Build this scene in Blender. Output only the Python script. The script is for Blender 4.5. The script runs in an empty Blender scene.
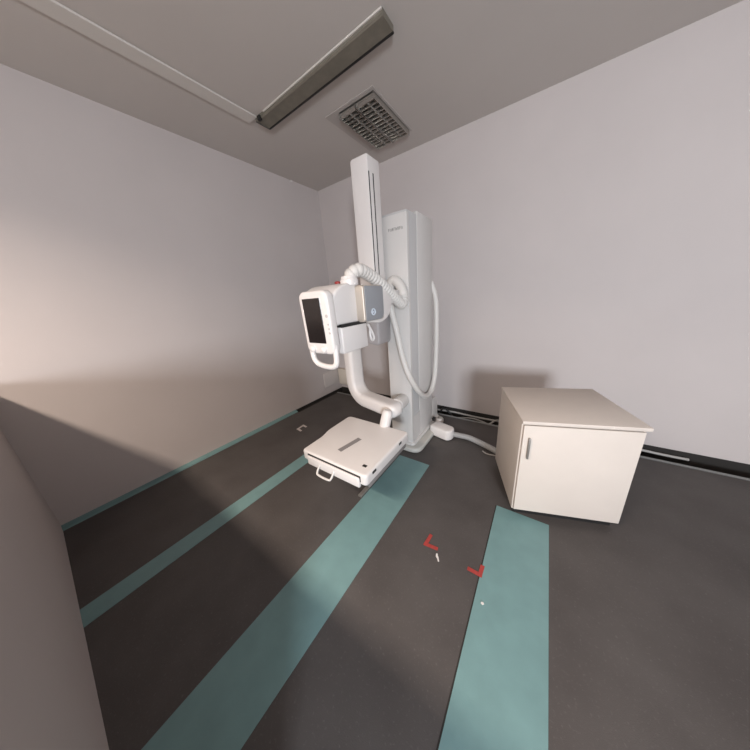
import bpy, bmesh, math, random
from mathutils import Vector, Matrix
random.seed(7)
S = bpy.context.scene
C = S.collection
PI = math.pi

# ------------------------------------------------------------------ materials
def mat(name, col, rough=0.5, metal=0.0, var=0.0, scale=20.0, bump=0.0, bscale=200.0, spec=0.5, coat=0.0):
    m = bpy.data.materials.new(name); m.use_nodes = True
    nt = m.node_tree; b = nt.nodes['Principled BSDF']
    b.inputs['Base Color'].default_value = (*col, 1); b.inputs['Roughness'].default_value = rough
    b.inputs['Metallic'].default_value = metal; b.inputs['Specular IOR Level'].default_value = spec
    if coat: b.inputs['Coat Weight'].default_value = coat
    tc = nt.nodes.new('ShaderNodeTexCoord')
    if var:
        n = nt.nodes.new('ShaderNodeTexNoise'); n.inputs['Scale'].default_value = scale; n.inputs['Detail'].default_value = 6
        nt.links.new(tc.outputs['Object'], n.inputs['Vector'])
        r = nt.nodes.new('ShaderNodeValToRGB')
        r.color_ramp.elements[0].position = 0.3; r.color_ramp.elements[1].position = 0.7
        r.color_ramp.elements[0].color = (*[c*(1-var) for c in col], 1)
        r.color_ramp.elements[1].color = (*[min(1, c*(1+var)) for c in col], 1)
        nt.links.new(n.outputs['Fac'], r.inputs['Fac']); nt.links.new(r.outputs['Color'], b.inputs['Base Color'])
    if bump:
        n2 = nt.nodes.new('ShaderNodeTexNoise'); n2.inputs['Scale'].default_value = bscale; n2.inputs['Detail'].default_value = 4
        nt.links.new(tc.outputs['Object'], n2.inputs['Vector'])
        bp = nt.nodes.new('ShaderNodeBump'); bp.inputs['Strength'].default_value = bump; bp.inputs['Distance'].default_value = 0.01
        nt.links.new(n2.outputs['Fac'], bp.inputs['Height']); nt.links.new(bp.outputs['Normal'], b.inputs['Normal'])
    return m

def floor_mat():
    m = mat('dark_rubber', (0.075, 0.066, 0.062), 0.62, bump=0.12, bscale=260)
    nt = m.node_tree; b = nt.nodes['Principled BSDF']; tc = nt.nodes['Texture Coordinate']
    base = nt.nodes.new('ShaderNodeTexNoise'); base.inputs['Scale'].default_value = 3.0; base.inputs['Detail'].default_value = 8
    fleck = nt.nodes.new('ShaderNodeTexNoise'); fleck.inputs['Scale'].default_value = 90.0; fleck.inputs['Detail'].default_value = 2
    for n in (base, fleck): nt.links.new(tc.outputs['Object'], n.inputs['Vector'])
    r1 = nt.nodes.new('ShaderNodeValToRGB'); e = r1.color_ramp.elements
    e[0].position = .3; e[0].color = (0.058, 0.050, 0.048, 1); e[1].position = .72; e[1].color = (0.082, 0.073, 0.070, 1)
    r2 = nt.nodes.new('ShaderNodeValToRGB'); e = r2.color_ramp.elements
    e[0].position = .60; e[0].color = (0, 0, 0, 1); e[1].position = .74; e[1].color = (1, 1, 1, 1)
    mx = nt.nodes.new('ShaderNodeMix'); mx.data_type = 'RGBA'
    nt.links.new(base.outputs['Fac'], r1.inputs['Fac']); nt.links.new(fleck.outputs['Fac'], r2.inputs['Fac'])
    mlt = nt.nodes.new('ShaderNodeMath'); mlt.operation = 'MULTIPLY'; mlt.inputs[1].default_value = 0.35
    nt.links.new(r2.outputs['Color'], mlt.inputs[0]); nt.links.new(mlt.outputs[0], mx.inputs[0])
    nt.links.new(r1.outputs['Color'], mx.inputs[6]); mx.inputs[7].default_value = (0.14, 0.13, 0.125, 1)
    nt.links.new(mx.outputs[2], b.inputs['Base Color'])
    return m

M = dict(
    wall=mat('wall_paint', (0.55, 0.497, 0.482), 0.85, var=0.02, scale=2.0, bump=0.03, bscale=120),
    ceil=mat('ceiling_paint', (0.55, 0.505, 0.475), 0.9, var=0.02, scale=1.5),
    floor=floor_mat(),
    teal=mat('teal_vinyl', (0.155, 0.27, 0.275), 0.5, var=0.06, scale=9, bump=0.04, bscale=200),
    white=mat('white_enamel', (0.71, 0.67, 0.65), 0.35, var=0.008, scale=6, coat=0.15),
    white2=mat('white_plastic', (0.72, 0.68, 0.66), 0.42),
    column=mat('column_enamel', (0.60, 0.575, 0.555), 0.45, var=0.008, scale=4),
    channel=mat('channel_grey', (0.50, 0.49, 0.485), 0.5),
    skirt=mat('skirt_grey', (0.50, 0.485, 0.45), 0.5),
    carriage=mat('carriage_shaded_grey', (0.36, 0.335, 0.335), 0.55),  # the tube head's shade on this part is put into a darker grey
    hose=mat('hose_plastic', (0.63, 0.60, 0.57), 0.5),
    black=mat('black_plastic', (0.012, 0.011, 0.011), 0.5),
    screen=mat('screen_glass', (0.012, 0.009, 0.009), 0.22, spec=0.4),
    silver=mat('champagne_metal', (0.52, 0.46, 0.40), 0.45, metal=0.5),
    capgrey=mat('grey_lacquer', (0.30, 0.31, 0.33), 0.45, metal=0.2),
    ring=mat('pale_blue_print', (0.62, 0.68, 0.76), 0.4),
    red=mat('red_plastic', (0.33, 0.035, 0.03), 0.4),
    redtape=mat('red_tape', (0.34, 0.042, 0.036), 0.55, var=0.15, scale=60),
    whitetape=mat('white_tape', (0.52, 0.47, 0.45), 0.6, var=0.15, scale=60),
    strip=mat('grey_label_strip', (0.27, 0.25, 0.245), 0.5, metal=0.2),
    metal=mat('brushed_metal', (0.30, 0.28, 0.26), 0.4, metal=0.6),
    alu=mat('aluminium_edge', (0.24, 0.245, 0.24), 0.45, metal=0.4),
    print=mat('grey_print', (0.27, 0.26, 0.25), 0.6),
    dotprint=mat('light_grey_print', (0.48, 0.45, 0.44), 0.6),
    louver=mat('louver_metal', (0.52, 0.50, 0.47), 0.22, metal=0.9),
    reflector=mat('reflector_metal', (0.17, 0.165, 0.15), 0.4, metal=0.6),
    olive=mat('dull_olive_metal', (0.20, 0.18, 0.145), 0.6, metal=0.2, var=0.12, scale=14),
    tubeglass=mat('tube_glass', (0.50, 0.50, 0.48), 0.25),
    frame=mat('luminaire_frame', (0.45, 0.41, 0.385), 0.6),
    duct=mat('duct_plastic', (0.62, 0.58, 0.54), 0.6),
    cabinet=mat('cabinet_beige', (0.60, 0.53, 0.475), 0.6, var=0.02, scale=5),
    dark=mat('channel_dark', (0.020, 0.017, 0.015), 0.8),
    conduit=mat('grey_conduit', (0.33, 0.325, 0.32), 0.55),
    cwhite=mat('white_cable', (0.36, 0.34, 0.32), 0.5),
    cblack=mat('black_cable', (0.014, 0.014, 0.014), 0.5),
    panel=mat('hatch_paint', (0.56, 0.51, 0.485), 0.7),
    hatch=mat('hatch_beige', (0.62, 0.55, 0.47), 0.7),
)

# ------------------------------------------------------------------ mesh helpers
def obj(name, bm, m, parent=None, smooth=True, angle=35):
    bmesh.ops.recalc_face_normals(bm, faces=bm.faces)
    me = bpy.data.meshes.new(name)
    bm.to_mesh(me); bm.free()
    me.materials.append(m)
    if smooth:
        for p in me.polygons: p.use_smooth = len(p.vertices) <= 4
        try: me.set_sharp_from_angle(angle=math.radians(angle))
        except Exception: pass
    o = bpy.data.objects.new(name, me); C.objects.link(o)
    if parent is not None: o.parent = parent; o.matrix_parent_inverse = Matrix.Identity(4)
    return o

def box(bm, x0, x1, y0, y1, z0, z1, bev=0.0, seg=3, T=None):
    r = bmesh.ops.create_cube(bm, size=1.0)
    vs = r['verts']
    for v in vs:
        v.co = Vector(((x0+x1)/2 + v.co.x*(x1-x0), (y0+y1)/2 + v.co.y*(y1-y0), (z0+z1)/2 + v.co.z*(z1-z0)))
    if bev:
        es = list({e for v in vs for e in v.link_edges})
        rr = bmesh.ops.bevel(bm, geom=es, offset=bev, segments=seg, affect='EDGES', profile=0.5)
        vs = list({v for f in rr['faces'] for v in f.verts} | {v for v in vs if v.is_valid})
    if T is not None:
        allv = set(vs)
        for v in list(allv):
            for f in v.link_faces: allv.update(f.verts)
        for v in allv: v.co = T @ v.co
    return bm

def Bx(*a, **k): return box(bmesh.new(), *a, **k)

def rrect(w, h, r, n=6):
    """rounded rectangle outline, centred"""
    pts = []
    for cx, cy, a0 in ((w/2-r, h/2-r, 0), (-w/2+r, h/2-r, 90), (-w/2+r, -h/2+r, 180), (w/2-r, -h/2+r, 270)):
        for i in range(n+1):
            a = math.radians(a0 + 90*i/n); pts.append((cx+r*math.cos(a), cy+r*math.sin(a)))
    return pts

def round_poly(pts, r, n=5):
    out = []; N = len(pts)
    for i in range(N):
        p = Vector(pts[i]); a = Vector(pts[i-1]); b = Vector(pts[(i+1) % N])
        rr = r[i] if isinstance(r, (list, tuple)) else r
        da = (a-p); db = (b-p)
        if rr <= 0: out.append(tuple(p)); continue
        rr = min(rr, da.length*.45, db.length*.45)
        s = p+da.normalized()*rr; e = p+db.normalized()*rr
        for k in range(n+1):
            t = k/n; q = s*(1-t)**2 + p*2*t*(1-t) + e*t*t; out.append((q.x, q.y))
    return out

def prism(bm, outline, d0, d1, fn, edge=0.0, seg=3):
    """extrude a closed 2D outline from depth d0 to d1 with rounded rims; fn(u, v, d) -> xyz"""
    cx = sum(p[0] for p in outline)/len(outline); cy = sum(p[1] for p in outline)/len(outline)
    def inset(k):
        N = len(outline); o = []
        for i in range(N):
            p = Vector(outline[i]); a = Vector(outline[i-1]); b = Vector(outline[(i+1) % N])
            t = (b-a).normalized(); nrm = Vector((-t.y, t.x))
            o.append(p+nrm*k)
        return o
    area = sum(outline[i-1][0]*outline[i][1]-outline[i][0]*outline[i-1][1] for i in range(len(outline)))
    sg = 1 if area > 0 else -1
    rings = []
    if edge:
        for k in range(seg+1):
            a = PI/2*k/seg
            rings.append((d0+edge*(1-math.sin(a)), edge*(1-math.cos(a))))
        rings = rings[::-1]
        rings = [(d0+edge*(1-math.cos(PI/2*k/seg)), edge*(1-math.sin(PI/2*k/seg))) for k in range(seg+1)]
        rings += [(d1-edge*(1-math.cos(PI/2*k/seg)), edge*(1-math.sin(PI/2*k/seg))) for k in range(seg, -1, -1)]
    else: rings = [(d0, 0), (d1, 0)]
    R = []
    for d, k in rings:
        R.append([bm.verts.new(fn(p.x, p.y, d)) for p in inset(sg*k)])
    N = len(outline)
    for a, b in zip(R, R[1:]):
        for i in range(N):
            bm.faces.new((a[i-1], a[i], b[i], b[i-1]))
    bm.faces.new(R[0]); bm.faces.new(R[-1])
    return bm

XY = lambda u, v, d: (u, v, d)
XZ = lambda u, v, d: (u, d, v)
YZ = lambda u, v, d: (d, u, v)

def catmull(pts, n=12):
    P = [Vector(p) for p in pts]; P = [P[0]*2-P[1]] + P + [P[-1]*2-P[-2]]
    out = []
    for i in range(1, len(P)-2):
        p0, p1, p2, p3 = P[i-1:i+3]
        for k in range(n):
            t = k/n
            out.append(0.5*((2*p1)+(-p0+p2)*t+(2*p0-5*p1+4*p2-p3)*t*t+(-p0+3*p1-3*p2+p3)*t**3))
    out.append(P[-2].copy()); return out

def sweep(bm, path, prof, up=None, cap=True, closed=False):
    """sweep a profile along path; prof is list of (u,v) or callable(arc length) -> list; parallel transported frame"""
    n = len(path); tang = []
    for i in range(n):
        a = path[max(i-1, 0)]; b = path[min(i+1, n-1)]
        if closed: a = path[i-1]; b = path[(i+1) % n]
        tang.append((b-a).normalized())
    t0 = tang[0]
    u = Vector(up) if up else (Vector((0, 0, 1)) if abs(t0.z) < .9 else Vector((1, 0, 0)))
    u = (u - t0*u.dot(t0)).normalized()
    rings = []; s = 0
    for i in range(n):
        t = tang[i]
        if i:
            s += (path[i]-path[i-1]).length
        u = (u - t*u.dot(t)).normalized(); w = t.cross(u)
        pr = prof(s) if callable(prof) else prof
        rings.append([bm.verts.new(path[i]+w*a+u*b) for a, b in pr])
    k = len(rings[0])
    pairs = list(zip(rings, rings[1:]))
    if closed: pairs.append((rings[-1], rings[0]))
    for a, b in pairs:
        for j in range(k): bm.faces.new((a[j-1], a[j], b[j], b[j-1]))
    if cap and not closed: bm.faces.new(rings[0]); bm.faces.new(rings[-1])
    return bm

def circ(r, n=12): return [(r*math.cos(2*PI*i/n), r*math.sin(2*PI*i/n)) for i in range(n)]
def tube(bm, pts, r, n=10, seg=8, smooth=True, closed=False):
    path = catmull(pts, seg) if smooth else [Vector(p) for p in pts]
    return sweep(bm, path, circ(r, n), closed=closed)

def lathe(bm, prof, T, n=28):
    """prof: list of (r, z) ; T transforms local z axis solid"""
    rings = []
    for r, z in prof:
        if r < 1e-5: rings.append([bm.verts.new(T @ Vector((0, 0, z)))])
        else: rings.append([bm.verts.new(T @ Vector((r*math.cos(2*PI*i/n), r*math.sin(2*PI*i/n), z))) for i in range(n)])
    for a, b in zip(rings, rings[1:]):
        for i in range(n):
            if len(a) == 1 and len(b) == 1: continue
            if len(a) == 1: bm.faces.new((a[0], b[i-1], b[i]))
            elif len(b) == 1: bm.faces.new((a[i-1], a[i], b[0]))
            else: bm.faces.new((a[i-1], a[i], b[i], b[i-1]))
    if len(rings[0]) > 1: bm.faces.new(rings[0])
    if len(rings[-1]) > 1: bm.faces.new(rings[-1])
    return bm

def axis(loc, d):
    return Matrix.Translation(Vector(loc)) @ Vector((0, 0, 1)).rotation_difference(Vector(d)).to_matrix().to_4x4()

def thing(name, label, cat, loc, group=None):
    o = bpy.data.objects.new(name, None); C.objects.link(o); o.location = loc; o.empty_display_size = .1
    o['label'] = label; o['category'] = cat
    if group: o['group'] = group
    o.matrix_world = Matrix.Translation(Vector(loc))
    return o
def tag(o, label, cat, group=None):
    o['label'] = label; o['category'] = cat
    if group: o['group'] = group
    return o
def struct(name, bm, m, parent=None, smooth=False):
    o = obj(name, bm, m, parent, smooth)
    if parent is None: o['kind'] = 'structure'
    return o
def part(name, bm, m, parent, **k):
    """bm is given in world space: shift it into the thing's own space"""
    root = parent
    off = Vector((0, 0, 0))
    while root is not None:
        off += root.location; root = root.parent
    bmesh.ops.translate(bm, verts=bm.verts, vec=-off)
    return obj(name, bm, m, parent, **k)

# ------------------------------------------------------------------ room
XL, XR, YB, YF, H = -2.95, 2.9, 3.03, -2.6, 3.09
FE = 2.83            # edge of the raised floor before the back channel
bm = bmesh.new()
box(bm, XL+.07, XR, YF, FE, -.14, 0)
box(bm, XL, XL+.07, YF, 1.975, -.14, 0)
struct('floor', bm, M['floor'])
bm = bmesh.new()
box(bm, XL-.1, XR, FE, YB+.1, -.20, -.14)
box(bm, XL-.1, XL+.07, 1.975, FE, -.20, -.14)
box(bm, XL-.1, XR, YB, YB+.02, -.14, .03)
box(bm, XL-.02, XL, 1.975, YB, -.14, .02)
struct('trim_1', bm, M['dark'])
struct('wall_back', Bx(XL-.1, XR+.1, YB, YB+.1, .03, H), M['wall'])
struct('wall_left', Bx(XL-.1, XL, YF, YB, .02, H), M['wall'])
struct('wall_right', Bx(XR, XR+.1, YF, YB, -.14, H), M['wall'])
# wall behind the camera, with a window opening at its right
bm = bmesh.new()
WX0, WX1, WZ0, WZ1 = 1.65, 2.40, 1.05, 1.95
box(bm, XL-.1, WX0, YF-.1, YF, -.14, H); box(bm, WX1, XR+.1, YF-.1, YF, -.14, H)
box(bm, WX0, WX1, YF-.1, YF, -.14, WZ0); box(bm, WX0, WX1, YF-.1, YF, WZ1, H)
struct('wall_front', bm, M['wall'])
bm = bmesh.new()
for a in ((WX0, WX0+.05, WZ0, WZ1), (WX1-.05, WX1, WZ0, WZ1), (WX0+.05, WX1-.05, WZ0, WZ0+.05), (WX0+.05, WX1-.05, WZ1-.05, WZ1), ((WX0+WX1)/2-.025, (WX0+WX1)/2+.025, WZ0+.05, WZ1-.05)):
    box(bm, a[0], a[1], YF-.08, YF-.03, a[2], a[3])
struct('window_1', bm, M['white2'])
# unseen half wall added behind the viewpoint to cast the floor's shadow edge
struct('wall_shadow_blocker', Bx(XL, -.22, -.36, -.28, 0, 1.2), M['wall'])
struct('ceiling', Bx(XL-.1, XR+.1, YF-.1, YB+.1, H, H+.1), M['ceil'])
# inlaid teal strips in the rubber floor
struct('trim_2', Bx(-1.965, -1.822, YF, 1.37, 0, .002), M['teal'])
struct('trim_3', Bx(-1.06, -.74, YF, 1.80, 0, .002), M['teal'])
struct('trim_4', Bx(-.134, .186, YF, 1.62, 0, .002), M['teal'])
struct('trim_7', Bx(-.1405, -.134, YF, 1.62, 0, .0008), M['dark'])
# teal cove at the foot of the left wall, metal edge of the cable channel
bm = bmesh.new(); prism(bm, [(XL, 0), (XL+.055, 0), (XL+.05, .012), (XL+.018, .022), (XL, .024)], YF, 1.975, XZ)
struct('baseboard_left', bm, M['teal'])
bm = bmesh.new(); box(bm, XL+.07, XR, FE-.02, FE, 0, .006, .002, 1); box(bm, XL+.07, XR, FE+.0, FE+.012, -.02, .006, .002, 1)
struct('trim_5', bm, M['alu'])
bm = bmesh.new(); box(bm, XL+.058, XL+.082, 1.975, FE-.02, 0, .006, .002, 1)
struct('trim_6', bm, M['dark'])

# ------------------------------------------------------------------ x-ray machine
X = thing('x_ray_machine', 'tall white x-ray machine with column, arm, hose and flat detector beside the back wall', 'x-ray machine', (-1.1, 2.2, 0))

# --- column
col = part('column', Bx(-1.215, -.986, 1.955, 2.475, .02, 2.19, .006, 2), M['channel'], X)
part('front_cover', Bx(-1.22, -.98, 1.945, 1.985, .05, 2.172, .006, 2), M['column'], col)
part('side_cover', Bx(-1.0, -.982, 2.135, 2.482, .07, 2.212, .005, 2), M['column'], col)
part('top_cap', Bx(-1.205, -.99, 2.12, 2.475, 2.155, 2.205, .004, 2), M['skirt'], col)
bm = bmesh.new()
ws = [.9, 1.0, .85, 1.0, .8, .95, .9, 1.05]
x = -1.150
for i, w in enumerate(ws):          # eight blurred grey capitals, not legible in the photograph
    ww = .0125*w
    box(bm, x, x+.0035, 1.9435, 1.9455, 2.056, 2.078)
    if i % 3 != 1: box(bm, x+.0035, x+ww, 1.9435, 1.9455, 2.0735, 2.078)
    if i % 2 == 0: box(bm, x+.0035, x+ww, 1.9435, 1.9455, 2.0645, 2.069)
    if i % 3 != 0: box(bm, x+ww-.0035, x+ww, 1.9435, 1.9455, 2.056, 2.0735)
    x += .0172
part('lettering', bm, M['print'], col, smooth=False)

# --- foot
bm = bmesh.new()
prism(bm, round_poly([(-1.30, 1.885), (-.885, 1.885), (-.885, 2.70), (-1.30, 2.70)], .11, 8), 0, .055, XY, .02)
foot = part('foot_plate', bm, M['skirt'], X)
bm = bmesh.new()
prism(bm, round_poly([(-1.265, 1.925), (-.955, 1.925), (-.955, 2.68), (-1.265, 2.68)], .05, 6), .05, .085, XY, .02)
part('foot_cover', bm, M['column'], foot)
bm = bmesh.new()
prism(bm, round_poly([(2.40, .07), (2.655, .07), (2.655, .27), (2.60, .36), (2.40, .36)], [0, .01, .03, .05, 0]), -1.2, -.983, YZ, .003)
part('cable_housing', bm, M['column'], X)
part('lower_panel', Bx(-1.1, -.9825, 1.98, 2.14, .07, .37), M['column'], col)
# boot where the conduit enters
T = Matrix.Translation((-.785, 2.335, 0)) @ Matrix.Rotation(math.radians(-14), 4, 'Z')
bm = bmesh.new()
prism(bm, round_poly([(-.15, -.075), (.085, -.075), (.115, -.01), (.09, .075), (-.15, .08)], [.04, .05, .05, .05, .04], 5), .004, .125, lambda u, v, d: T @ Vector((u, v, d)), .022, 4)
boot = part('cable_boot', bm, M['white'], X)
bm = bmesh.new(); lathe(bm, [(0, 0), (.035, 0), (.04, .006), (.04, .05), (.034, .06), (0, .062)], axis((-.93, 2.50, .07), (1, 0, .15)))
part('end_knob', bm, M['white2'], X)
part('dark_slot', Bx(-.962, -.93, 2.42, 2.47, .115, .15, .005, 2), M['black'], X)

# --- tall rail
bm = bmesh.new()
prism(bm, round_poly([(-1.335, 1.26), (-1.18, 1.25), (-1.18, 2.535), (-1.335, 2.535)], [.05, .03, .012, .022], 6), 1.745, 1.905, XZ, .006)
rail = part('rail', bm, M['white'], X)
for yy, w in ((1.757, .013), (1.812, .014)):
    part('slot', Bx(-1.182, -1.1785, yy-w/2, yy+w/2, 1.35, 2.43, .001, 1), M['black'], rail, smooth=False)
part('guide_strip', Bx(-1.182, -1.1775, 1.767, 1.803, 1.35, 2.43, .001, 1), M['white2'], rail, smooth=False)

# --- carriage between rail and column
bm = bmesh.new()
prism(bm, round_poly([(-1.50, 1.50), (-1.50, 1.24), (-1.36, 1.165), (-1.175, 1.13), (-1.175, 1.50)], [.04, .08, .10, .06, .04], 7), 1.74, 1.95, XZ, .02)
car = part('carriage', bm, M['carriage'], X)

# --- lower C arm: swept rounded section, its plane turned a little towards the viewpoint
e = Vector((math.cos(math.radians(-13)), math.sin(math.radians(-13)), 0)); o0 = Vector((-1.605, 1.865, 0))
def sp(s, z): return o0 + e*s + Vector((0, 0, z))
pl = []
for k in range(9):                       # upper bend
    a = PI/2*k/8; pl.append(sp(.24-.15*math.sin(a)-.09*0-.0, 1.36) if False else sp(.14-.14*math.sin(a), 1.22+.14*math.cos(a)))
pl = [sp(.30, 1.36), sp(.22, 1.36)] + pl
for z in (1.1, .95, .85): pl.append(sp(0, z))
R0 = .185
for k in range(11):
    a = PI/2*k/10; pl.append(sp(R0-R0*math.cos(a), .545+R0-R0*math.sin(a)))
for s in (.28, .36, .44, .52, .56): pl.append(sp(s, .545))
sect0 = rrect(.135, .17, .04, 5)
total = sum((b-a).length for a, b in zip(pl, pl[1:]))
end = sp(.56, .545)
for k in range(1, 7):
    a = PI/2*k/6.3; pl.append(end + e*.07*math.sin(a))
tot2 = sum((b-a).length for a, b in zip(pl, pl[1:]))
def arm_prof(s):
    k = 1.0
    if s > total: k = math.sqrt(max(.02, 1-((s-total)/.071)**2))
    return [(u*k, v*k) for u, v in sect0]
nrm = Vector((0, 0, 1)).cross(e)
bm = bmesh.new(); sweep(bm, pl, arm_prof, up=nrm)
arm = part('lower_arm', bm, M['white'], X, angle=60)
bm = bmesh.new()
lathe(bm, [(0, -.005), (.058, -.005), (.066, .003), (.066, .12), (.06, .148), (0, .148)], axis((-1.065, 1.80, .56), (.0, 1, 0)))
part('pivot', bm, M['column'], arm)
# stub that carries the detector
bm = bmesh.new()
lathe(bm, [(0, -.02), (.048, -.02), (.048, .13), (.044, .15), (.030, .168), (0, .175)], axis((-1.074, 1.575, .435), (.16, .22, .95)), 24)
part('detector_stub', bm, M['white'], X)

# --- detector tray
bm = bmesh.new()
prism(bm, round_poly([(-1.452, .962), (-.826, .962), (-.826, 1.575), (-1.480, 1.575), (-1.480, 1.27), (-1.452, 1.18)], [.03, .035, .035, .05, .04, .04], 6), .375, .462, XY, .018, 4)
det = part('detector', bm, M['white'], X)
part('front_recess', Bx(-1.385, -.872, .957, .975, .40, .447, .003, 1), M['black'], det)
dr = part('drawer', Bx(-1.380, -.876, .945, .97, .362, .437, .008, 3), M['white2'], det)
bm = bmesh.new()
hp = [(-1.245, .950, .405), (-1.248, .935, .385), (-1.248, .918, .362), (-1.232, .908, .348), (-1.128, .908, .348), (-1.108, .918, .362), (-1.104, .935, .385), (-1.104, .950, .405)]
tube(bm, hp, .0075, 10, 5)
part('drawer_handle', bm, M['hose'], dr)
Tl = Matrix.Translation((-1.152, 1.193, .4622)) @ Matrix.Rotation(math.radians(-11), 4, 'Z')
part('label_strip', box(bmesh.new(), -.0215, .0215, -.105, .105, 0, .0012, .0004, 1, T=Tl), M['strip'], det)
part('grip_slot', Bx(-.913, -.880, 1.035, 1.058, .460, .4632, .001, 1), M['black'], det)
part('side_slot', Bx(-.829, -.8245, 1.035, 1.08, .428, .448, .001, 1), M['black'], det)
part('side_slot', Bx(-.829, -.8245, 1.40, 1.44, .430, .450, .001, 1), M['black'], det)
part('base_rail', Bx(-.88, -.83, 1.0, 1.52, .345, .380, .005, 2), M['strip'], det)

# --- tube head
bm = bmesh.new()
prof = round_poly([(1.03, 1.408), (1.03, 1.585), (1.13, 1.644), (1.27, 1.650), (1.27, 1.408)], [.026, .06, .09, .026, .026], 8)
prism(bm, prof, -1.272, -.992, YZ, .015, 4)
head = part('tube_head', bm, M['white'], X)
bm = bmesh.new(); prism(bm, round_poly([(-1.222, 1.405), (-.930, 1.405), (-.930, 1.630), (-1.222, 1.630)], [.02, .02, .02, .02], 6), 1.235, 1.46, XZ, .010)
blk = part('end_housing', bm, M['silver'], head)
bm = bmesh.new(); prism(bm, round_poly([(1.248, 1.410), (1.455, 1.410), (1.455, 1.624), (1.248, 1.624)], [.012, .05, .02, .012], 5), -.935, -.926, YZ, .003, 2)
cap = part('side_cap', bm, M['capgrey'], blk)
bm = bmesh.new()
ringp = [Vector((-.925, 1.325+.019*math.cos(2*PI*i/28), 1.463+.019*math.sin(2*PI*i/28))) for i in range(28)]
sweep(bm, ringp, circ(.0042, 6), closed=True)
box(bm, -.927, -.9245, 1.320, 1.330, 1.457, 1.469, .001, 1)
part('emblem', bm, M['ring'], blk)
bm = bmesh.new()
prism(bm, round_poly([(1.40, 1.62), (1.33, 1.395), (1.46, 1.372), (1.575, 1.41), (1.63, 1.50), (1.60, 1.61)], [.03, .03, .06, .06, .06, .03], 6), -1.20, -.957, YZ, .012)
part('swivel_housing', bm, M['white2'], head)
bm = bmesh.new(); prism(bm, round_poly([(1.55, 1.475), (1.66, 1.50), (1.76, 1.53), (1.76, 1.60), (1.55, 1.58)], .02, 4), -1.15, -.965, YZ, .008)
part('side_bracket', bm, M['column'], head)
# hose collar
bm = bmesh.new(); lathe(bm, [(.0, 0), (.056, 0), (.057, .03), (.053, .036), (.051, .04), (.049, .052), (0, .053)], axis((-1.030, 1.235, 1.634), (0, 0, 1)), 30)
part('hose_collar', bm, M['white'], head)
# emergency stop
bm = bmesh.new(); lathe(bm, [(0, 0), (.014, 0), (.014, .008), (.019, .010), (.020, .016), (.014, .022), (0, .024)], axis((-1.115, 1.22, 1.643), (0, 0, 1)), 20)
part('stop_button', bm, M['red'], head)
# collimator
cl = part('collimator', Bx(-1.205, -.978, 1.06, 1.312, 1.236, 1.396, .008, 3), M['white'], X)
part('shadow_gap', Bx(-1.19, -.9795, 1.065, 1.308, 1.394, 1.413), M['black'], cl, smooth=False)
bm = bmesh.new(); tube(bm, [(-1.035, 1.40, 1.375), (-1.03, 1.42, 1.34), (-1.012, 1.42, 1.305), (-1.004, 1.42, 1.275), (-1.016, 1.42, 1.256), (-1.03, 1.42, 1.27), (-1.036, 1.42, 1.305), (-1.034, 1.42, 1.345), (-1.04, 1.40, 1.375)], .0085, 8, 5)
part('pull_loop', bm, M['white2'], X)

# --- control panel, leaning a little forward at its top
TP = Matrix.Translation((0, 1.0, 1.24)) @ Matrix.Rotation(math.radians(2.0), 4, 'X') @ Matrix.Translation((0, -1.0, -1.24))
def ppart(name, bm, m, parent):
    bmesh.ops.transform(bm, matrix=TP, verts=bm.verts)
    return part(name, bm, m, parent)
pa = round_poly([(-1.218, 1.245), (-.982, 1.245), (-.982, 1.612), (-1.218, 1.612)], [.05, .05, .055, .05], 7)
bm = bmesh.new(); prism(bm, pa, .985, 1.045, XZ, .016, 4)
pan = ppart('control_panel', bm, M['white'], X)
ppart('screen', Bx(-1.185, -1.037, .982, .99, 1.314, 1.572, .002, 1), M['screen'], pan)
bm = bmesh.new()
tube(bm, [(-1.206, 1.012, 1.30), (-1.200, 1.008, 1.25), (-1.188, 1.003, 1.208), (-1.158, 1.0, 1.179), (-1.11, .999, 1.167), (-1.05, .999, 1.164), (-1.015, 1.0, 1.172), (-.997, 1.003, 1.195), (-.995, 1.008, 1.25), (-.996, 1.012, 1.30)], .0175, 14, 6)
ppart('handle', bm, M['white'], pan)
for kx in (-1.158, -1.064):
    bm = bmesh.new(); lathe(bm, [(0, 0), (.022, 0), (.020, .014), (.012, .02), (0, .021)], axis((kx, .987, 1.276), (0, -1, 0)), 20)
    ppart('knob', bm, M['white2'], pan)
for bx_, bz, r in ((-1.004, 1.472, .010), (-1.000, 1.425, .006), (-.999, 1.400, .006), (-.998, 1.376, .007)):
    bm = bmesh.new(); lathe(bm, [(0, 0), (r, 0), (r*.9, .004), (0, .005)], axis((bx_, .987, bz), (0, -1, 0)), 14)
    ppart('button', bm, M['dotprint'], pan)

# --- hose
hp = [(-1.03,1.245,1.655),(-1.028,1.255,1.695),(-0.999,1.3,1.722),(-0.992,1.4,1.695),(-0.98,1.52,1.638),(-0.979,1.65,1.567),(-0.983,1.76,1.511),(-0.986,1.83,1.483),(-0.992,1.875,1.521),(-1.011,1.890,1.594),(-1.058,1.895,1.661),
      (-1.102,1.900,1.673),(-1.134,1.905,1.628),(-1.146,1.905,1.521),(-1.132,1.91,1.409),(-1.092,1.91,1.24),(-1.042,1.91,1.001),(-0.98,1.908,0.834),
      (-.945,1.99,.68),(-.94,2.10,.575),(-.94,2.22,.517),(-.94,2.34,.530),(-.94,2.442,.645),(-.945,2.495,.843),(-.945,2.51,1.175),(-.955,2.51,1.482),(-1.0,2.49,1.66)]
path = catmull(hp, 46)
P2 = [path[0]]                                     # resample evenly for the corrugation
step = .0026
acc = 0
for a, b in zip(path, path[1:]):
    L = (b-a).length
    while acc + L >= step:
        a = a + (b-a).normalized()*(step-acc); P2.append(a.copy()); L = (b-a).length; acc = 0
    acc += L
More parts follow.
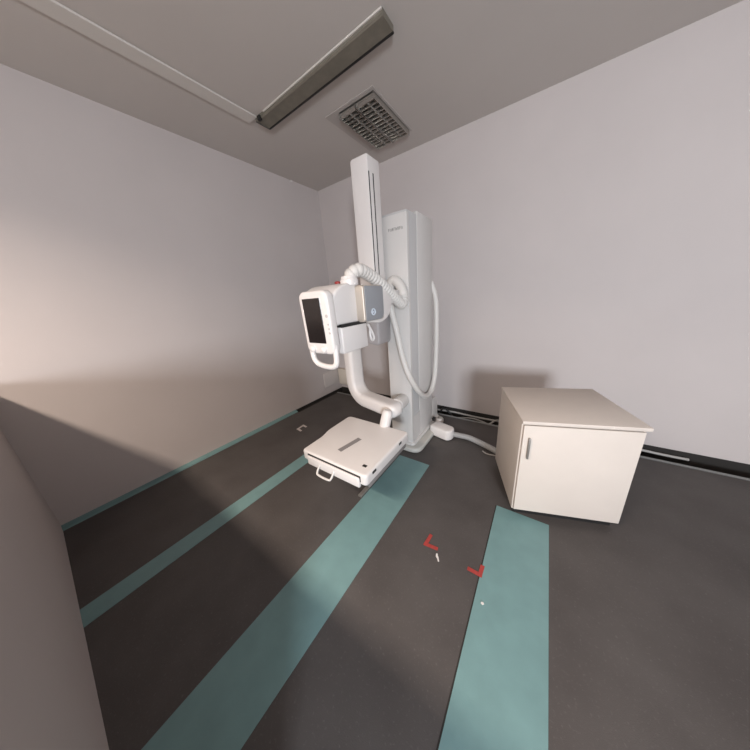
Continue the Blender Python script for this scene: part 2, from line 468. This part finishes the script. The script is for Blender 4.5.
def hose_prof(s):
    r = .042 - .015*min(1, max(0, (s-.95)/.35))
    if .02 < s < .82: r -= (.0040+.0035*min(1, max(0, (s-.15)/.2)))*(.5+.5*math.cos(2*PI*s/.029))**2*min(1, (.82-s)/.15)
    return circ(r, 16)
bm = bmesh.new(); sweep(bm, P2, hose_prof)
part('hose', bm, M['hose'], X, angle=80)

# ------------------------------------------------------------------ things on the floor
# corrugated conduit from the boot to behind the cabinet
cp = catmull([(-.69, 2.350, .05), (-.62, 2.375, .038), (-.53, 2.390, .030), (-.42, 2.355, .030), (-.33, 2.315, .030), (-.245, 2.275, .030), (-.19, 2.25, .030)], 60)
bm = bmesh.new(); sweep(bm, cp, lambda s: circ(.029+.0012*math.cos(2*PI*s/.012), 12))
tag(obj('floor_conduit', bm, M['conduit'], None, angle=80), 'grey corrugated conduit on the floor running from the white machine foot to the cabinet', 'conduit')
bm = bmesh.new(); tube(bm, [(-.36, 2.25, .006), (-.32, 2.225, .006), (-.27, 2.225, .006), (-.22, 2.24, .006)], .006, 8, 6)
tag(obj('loose_cable', bm, M['cwhite']), 'short thin white cable lying beside the grey conduit near the cabinet', 'cable')
# cabinet, mostly cut off by the frame, turned a little against the wall
cb = thing('cabinet', 'beige cabinet standing at the right edge on a dark plinth', 'cabinet', (-.228, 2.115, 0))
cb.rotation_euler = (0, 0, math.radians(19.5))
obj('body', Bx(0, .62, -.56, 0, .055, .74, .008, 2), M['cabinet'], cb)
obj('plinth', Bx(.02, .60, -.53, -.02, 0, .055), M['black'], cb)
obj('worktop', Bx(-.003, .63, -.585, .003, .741, .765, .005, 2), M['cabinet'], cb)
d = obj('door', Bx(.01, .61, -.578, -.561, .07, .732, .004, 2), M['cabinet'], cb)
obj('door_handle', Bx(.04, .052, -.595, -.579, .50, .65, .004, 2), M['metal'], d)
# steel bar on the floor along the wide teal strip
tag(obj('floor_bar', Bx(-1.100, -1.065, 1.16, 1.86, .001, .016, .003, 2), M['metal']), 'flat grey metal bar lying on the floor under the detector along the wide teal strip', 'bar')

def ell(name, pts, m, label, cat, group=None, w=.022):
    """an L or C of tape along 2D points"""
    bm = bmesh.new()
    for (ax, ay), (bx_, by) in zip(pts, pts[1:]):
        a = Vector((ax, ay)); b = Vector((bx_, by)); t = (b-a).normalized(); n = Vector((-t.y, t.x))*w/2
        q = [a-t*w/2+n, a-t*w/2-n, b+t*w/2-n, b+t*w/2+n]
        prism(bm, [(v.x, v.y) for v in q], .0022, .0030 + .0003*len(bm.verts)/8, XY)
    return tag(obj(name, bm, m, smooth=False), label, cat, group)
ell('tape_mark', [(-.462, 1.140), (-.468, 1.070), (-.400, 1.078)], M['redtape'], 'red tape corner mark on the dark floor, next to the white chip', 'tape mark')
ell('tape_mark', [(-.192, 1.062), (-.134, 1.062), (-.132, 1.112)], M['redtape'], 'red tape corner mark on the edge of the right teal strip', 'tape mark')
ell('tape_mark', [(-2.405, 1.628), (-2.475, 1.640), (-2.485, 1.735), (-2.425, 1.728)], M['whitetape'], 'worn white tape mark on the dark floor by the left wall', 'tape mark', w=.028)
def chip(name, x, y, s, label, cat, m='whitetape'):
    bm = bmesh.new(); prism(bm, [(x+s*a, y+s*b) for a, b in ((-1, -.3), (.1, -.9), (1, .1), (.3, .8), (-.6, .6))], .0022, .006, XY)
    return tag(obj(name, bm, M[m], smooth=False), label, cat)
bm = bmesh.new(); prism(bm, [(-.388, 1.046), (-.384, 1.030), (-.374, 1.024), (-.362, 1.008), (-.356, 1.012), (-.366, 1.030), (-.374, 1.038), (-.380, 1.050)], .0005, .006, XY)
tag(obj('paper_scrap', bm, M['white2'], smooth=False), 'small torn white scrap on the dark floor by the left red mark', 'scrap')
chip('paint_chip', -.094, .928, .008, 'tiny white chip on the right teal strip', 'chip', 'white')

# ------------------------------------------------------------------ left wall, back channel
tag(obj('wall_hatch', Bx(XL-.001, XL+.014, 2.62, 2.97, .150, .40, .004, 2), M['panel']), 'low square access panel on the left wall near the corner', 'panel')
cx = thing('junction_box', 'beige junction box low on the back wall in the corner', 'box', (-2.78, YB, .03))
part('body', Bx(-2.93, -2.63, 2.955, 3.031, .115, .40, .01, 2), M['hatch'], cx)
part('shadow_line', Bx(-2.64, -2.61, 2.950, 3.03, .395, .420, .004, 1), M['black'], cx)  # black block standing in for the shadow line at the box's top
bm = bmesh.new(); box(bm, XL, XL+.02, 2.535, 2.565, H-.022, H-.004, .003, 1)
tag(obj('cable_clip', bm, M['white2']), 'tiny white clip where the left wall meets the ceiling', 'clip')

def cable(pts, r, m, label):
    bm = bmesh.new(); tube(bm, pts, r, 8, 6)
    return tag(obj('channel_cable', bm, M[m]), label, 'cable', 'cables lying in the wall channel')
def wavy(y, z, amp, x0, x1, n, ph):
    return [(x0+(x1-x0)*i/n, y+amp*math.sin(i*1.7+ph), z+.5*amp*math.sin(i*1.1+ph*2)) for i in range(n+1)]
cable(wavy(2.995, -.02, .006, -2.6, 1.2, 26, .3), .012, 'cwhite', 'long white cable along the wall in the back floor channel')
cable(wavy(2.905, -.118, .006, -2.8, 1.2, 24, 1.9), .016, 'cblack', 'thick black cable on the bottom of the back floor channel')
cable(wavy(2.865, -.06, .010, -2.6, .9, 22, 4.1), .009, 'conduit', 'thin grey cable along the floor edge of the back channel')
cable([(-.80, 2.945, -.06), (-.70, 2.95, -.04), (-.60, 2.93, -.02), (-.50, 2.955, -.05), (-.42, 2.93, -.05), (-.36, 2.95, .0), (-.30, 2.94, .02), (-.2, 2.95, -.04)], .010, 'cwhite', 'white cable looping up out of the back channel beside the cabinet')
cable([(-1.06, 2.945, -.09), (-1.03, 2.95, .01), (-.99, 2.955, .03), (-.95, 2.945, .02), (-.90, 2.95, -.04), (-.86, 2.95, -.08)], .014, 'cblack', 'short black cable looping in the channel just right of the column')
# ------------------------------------------------------------------ ceiling fixtures
LM = thing('recessed_light', 'recessed square ceiling light with dark metal louvers, switched off', 'ceiling light', (-1.49, 2.4, H))
x0, x1, y0, y1 = -1.672, -1.308, 2.085, 2.715
bm = bmesh.new()
fx0, fx1, fy0, fy1 = -1.80, -1.290, 2.05, 2.735
for a in ((fx0, x0, fy0, fy1), (x1, fx1, fy0, fy1), (x0, x1, fy0, y0), (x0, x1, y1, fy1)):
    box(bm, a[0], a[1], a[2], a[3], H-.004, H)
part('frame', bm, M['frame'], LM, smooth=False)
part('tray', Bx(x0, x1, y0, y1, H-.0035, H-.0005), M['reflector'], LM, smooth=False)
for xa in (x0+.09, x1-.09):
    bm = bmesh.new(); tube(bm, [(xa, y0+.02, H-.022), (xa, y1-.02, H-.022)], .008, 10, 2)
    part('lamp_tube', bm, M['tubeglass'], LM)
bm = bmesh.new()
for xa in (x0+.003, (x0+x1)/2-.006, (x0+x1)/2+.006, x1-.003):
    box(bm, xa-.002, xa+.002, y0, y1, H-.045, H-.010)
part('side_reflector', bm, M['louver'], LM, smooth=False)
n = 13
for i in range(n):
    yy = y0+.02+(y1-y0-.04)*i/(n-1)
    bm = bmesh.new()
    for xa, xb in ((x0+.006, (x0+x1)/2-.009), ((x0+x1)/2+.009, x1-.006)):
        prism(bm, [(yy-.003, H-.042), (yy+.003, H-.042), (yy+.008, H-.008), (yy-.008, H-.008)], xa, xb, YZ)
    part('louver_blade', bm, M['louver'], LM, smooth=False)

BT = thing('batten_light', 'long dull olive batten light fixture mounted under the ceiling at the top left', 'ceiling light', (-1.6, 1.72, H))
bz0 = H-.032
bm = bmesh.new()
prism(bm, [(1.655, H), (1.655, bz0+.006), (1.664, bz0), (1.774, bz0), (1.784, bz0+.006), (1.784, H)], -2.23, -.95, YZ)
part('body', bm, M['olive'], BT, smooth=False)
part('edge_strip', Bx(-2.12, -.95, 1.648, 1.655, H-.013, H-.003), M['duct'], BT, smooth=False)
part('reflector_lip', Bx(-2.23, -.95, 1.776, 1.789, bz0-.003, bz0+.006), M['black'], BT, smooth=False)
part('end_cap', Bx(-2.240, -2.23, 1.653, 1.786, bz0-.004, H), M['reflector'], BT, smooth=False)
part('lamp_socket', Bx(-2.20, -2.165, 1.640, 1.668, bz0-.012, bz0+.02, .004, 1), M['black'], BT)
tag(obj('cable_trunking', Bx(-2.33, -2.215, YF, 1.652, H-.014, H-.001, .003, 1), M['duct']), 'flat beige cable trunking on the ceiling reaching the end of the batten light', 'trunking')

# ------------------------------------------------------------------ lights
def area(name, loc, target, sx, sy, power, col, spread=180):
    l = bpy.data.lights.new(name, 'AREA'); l.shape = 'RECTANGLE'; l.size = sx; l.size_y = sy; l.energy = power; l.color = col; l.spread = math.radians(spread)
    o = bpy.data.objects.new(name, l); C.objects.link(o); o.location = loc
    d = Vector(target)-Vector(loc); o.rotation_euler = d.to_track_quat('-Z', 'Y').to_euler(); return o
area('rear_ceiling_lamp', (-1.3, -1.5, H-.06), (-1.3, -1.4999, 0), 1.3, .22, 80, (1.0, .84, .70), 145)
area('window_daylight', ((WX0+WX1)/2, YF-.02, (WZ0+WZ1)/2), ((WX0+WX1)/2-1.0, YF+3.0, (WZ0+WZ1)/2-.3), WX1-WX0-.1, WZ1-WZ0-.1, 150, (.86, .93, 1.0))
w = bpy.data.worlds.new('World'); S.world = w; w.use_nodes = True
w.node_tree.nodes['Background'].inputs['Color'].default_value = (.75, .85, 1, 1)
w.node_tree.nodes['Background'].inputs['Strength'].default_value = 0.6

# ------------------------------------------------------------------ camera
cam = bpy.data.cameras.new('camera'); co = bpy.data.objects.new('camera', cam); C.objects.link(co)
cam.sensor_fit = 'HORIZONTAL'; cam.sensor_width = 36.0; cam.lens = 239.70484*36.0/750.0; cam.clip_start = .02
yaw, pitch, roll = -6.23087491e-01, -3.11510770e-01, -7.65218060e-02
fw = Vector((math.sin(yaw)*math.cos(pitch), math.cos(yaw)*math.cos(pitch), math.sin(pitch)))
r = Vector((math.cos(yaw), -math.sin(yaw), 0)); u = r.cross(fw)
r2 = r*math.cos(roll)+u*math.sin(roll); u2 = -r*math.sin(roll)+u*math.cos(roll)
mw = Matrix((r2, u2, -fw)).transposed().to_4x4(); mw.translation = Vector((0, 0, 1.55))
co.matrix_world = mw
S.camera = co
vs = S.view_settings
S.display_settings.display_device = 'sRGB'
vs.view_transform = 'Standard'; vs.look = 'None'; vs.gamma = 1; vs.use_curve_mapping = False; vs.exposure = 0.62
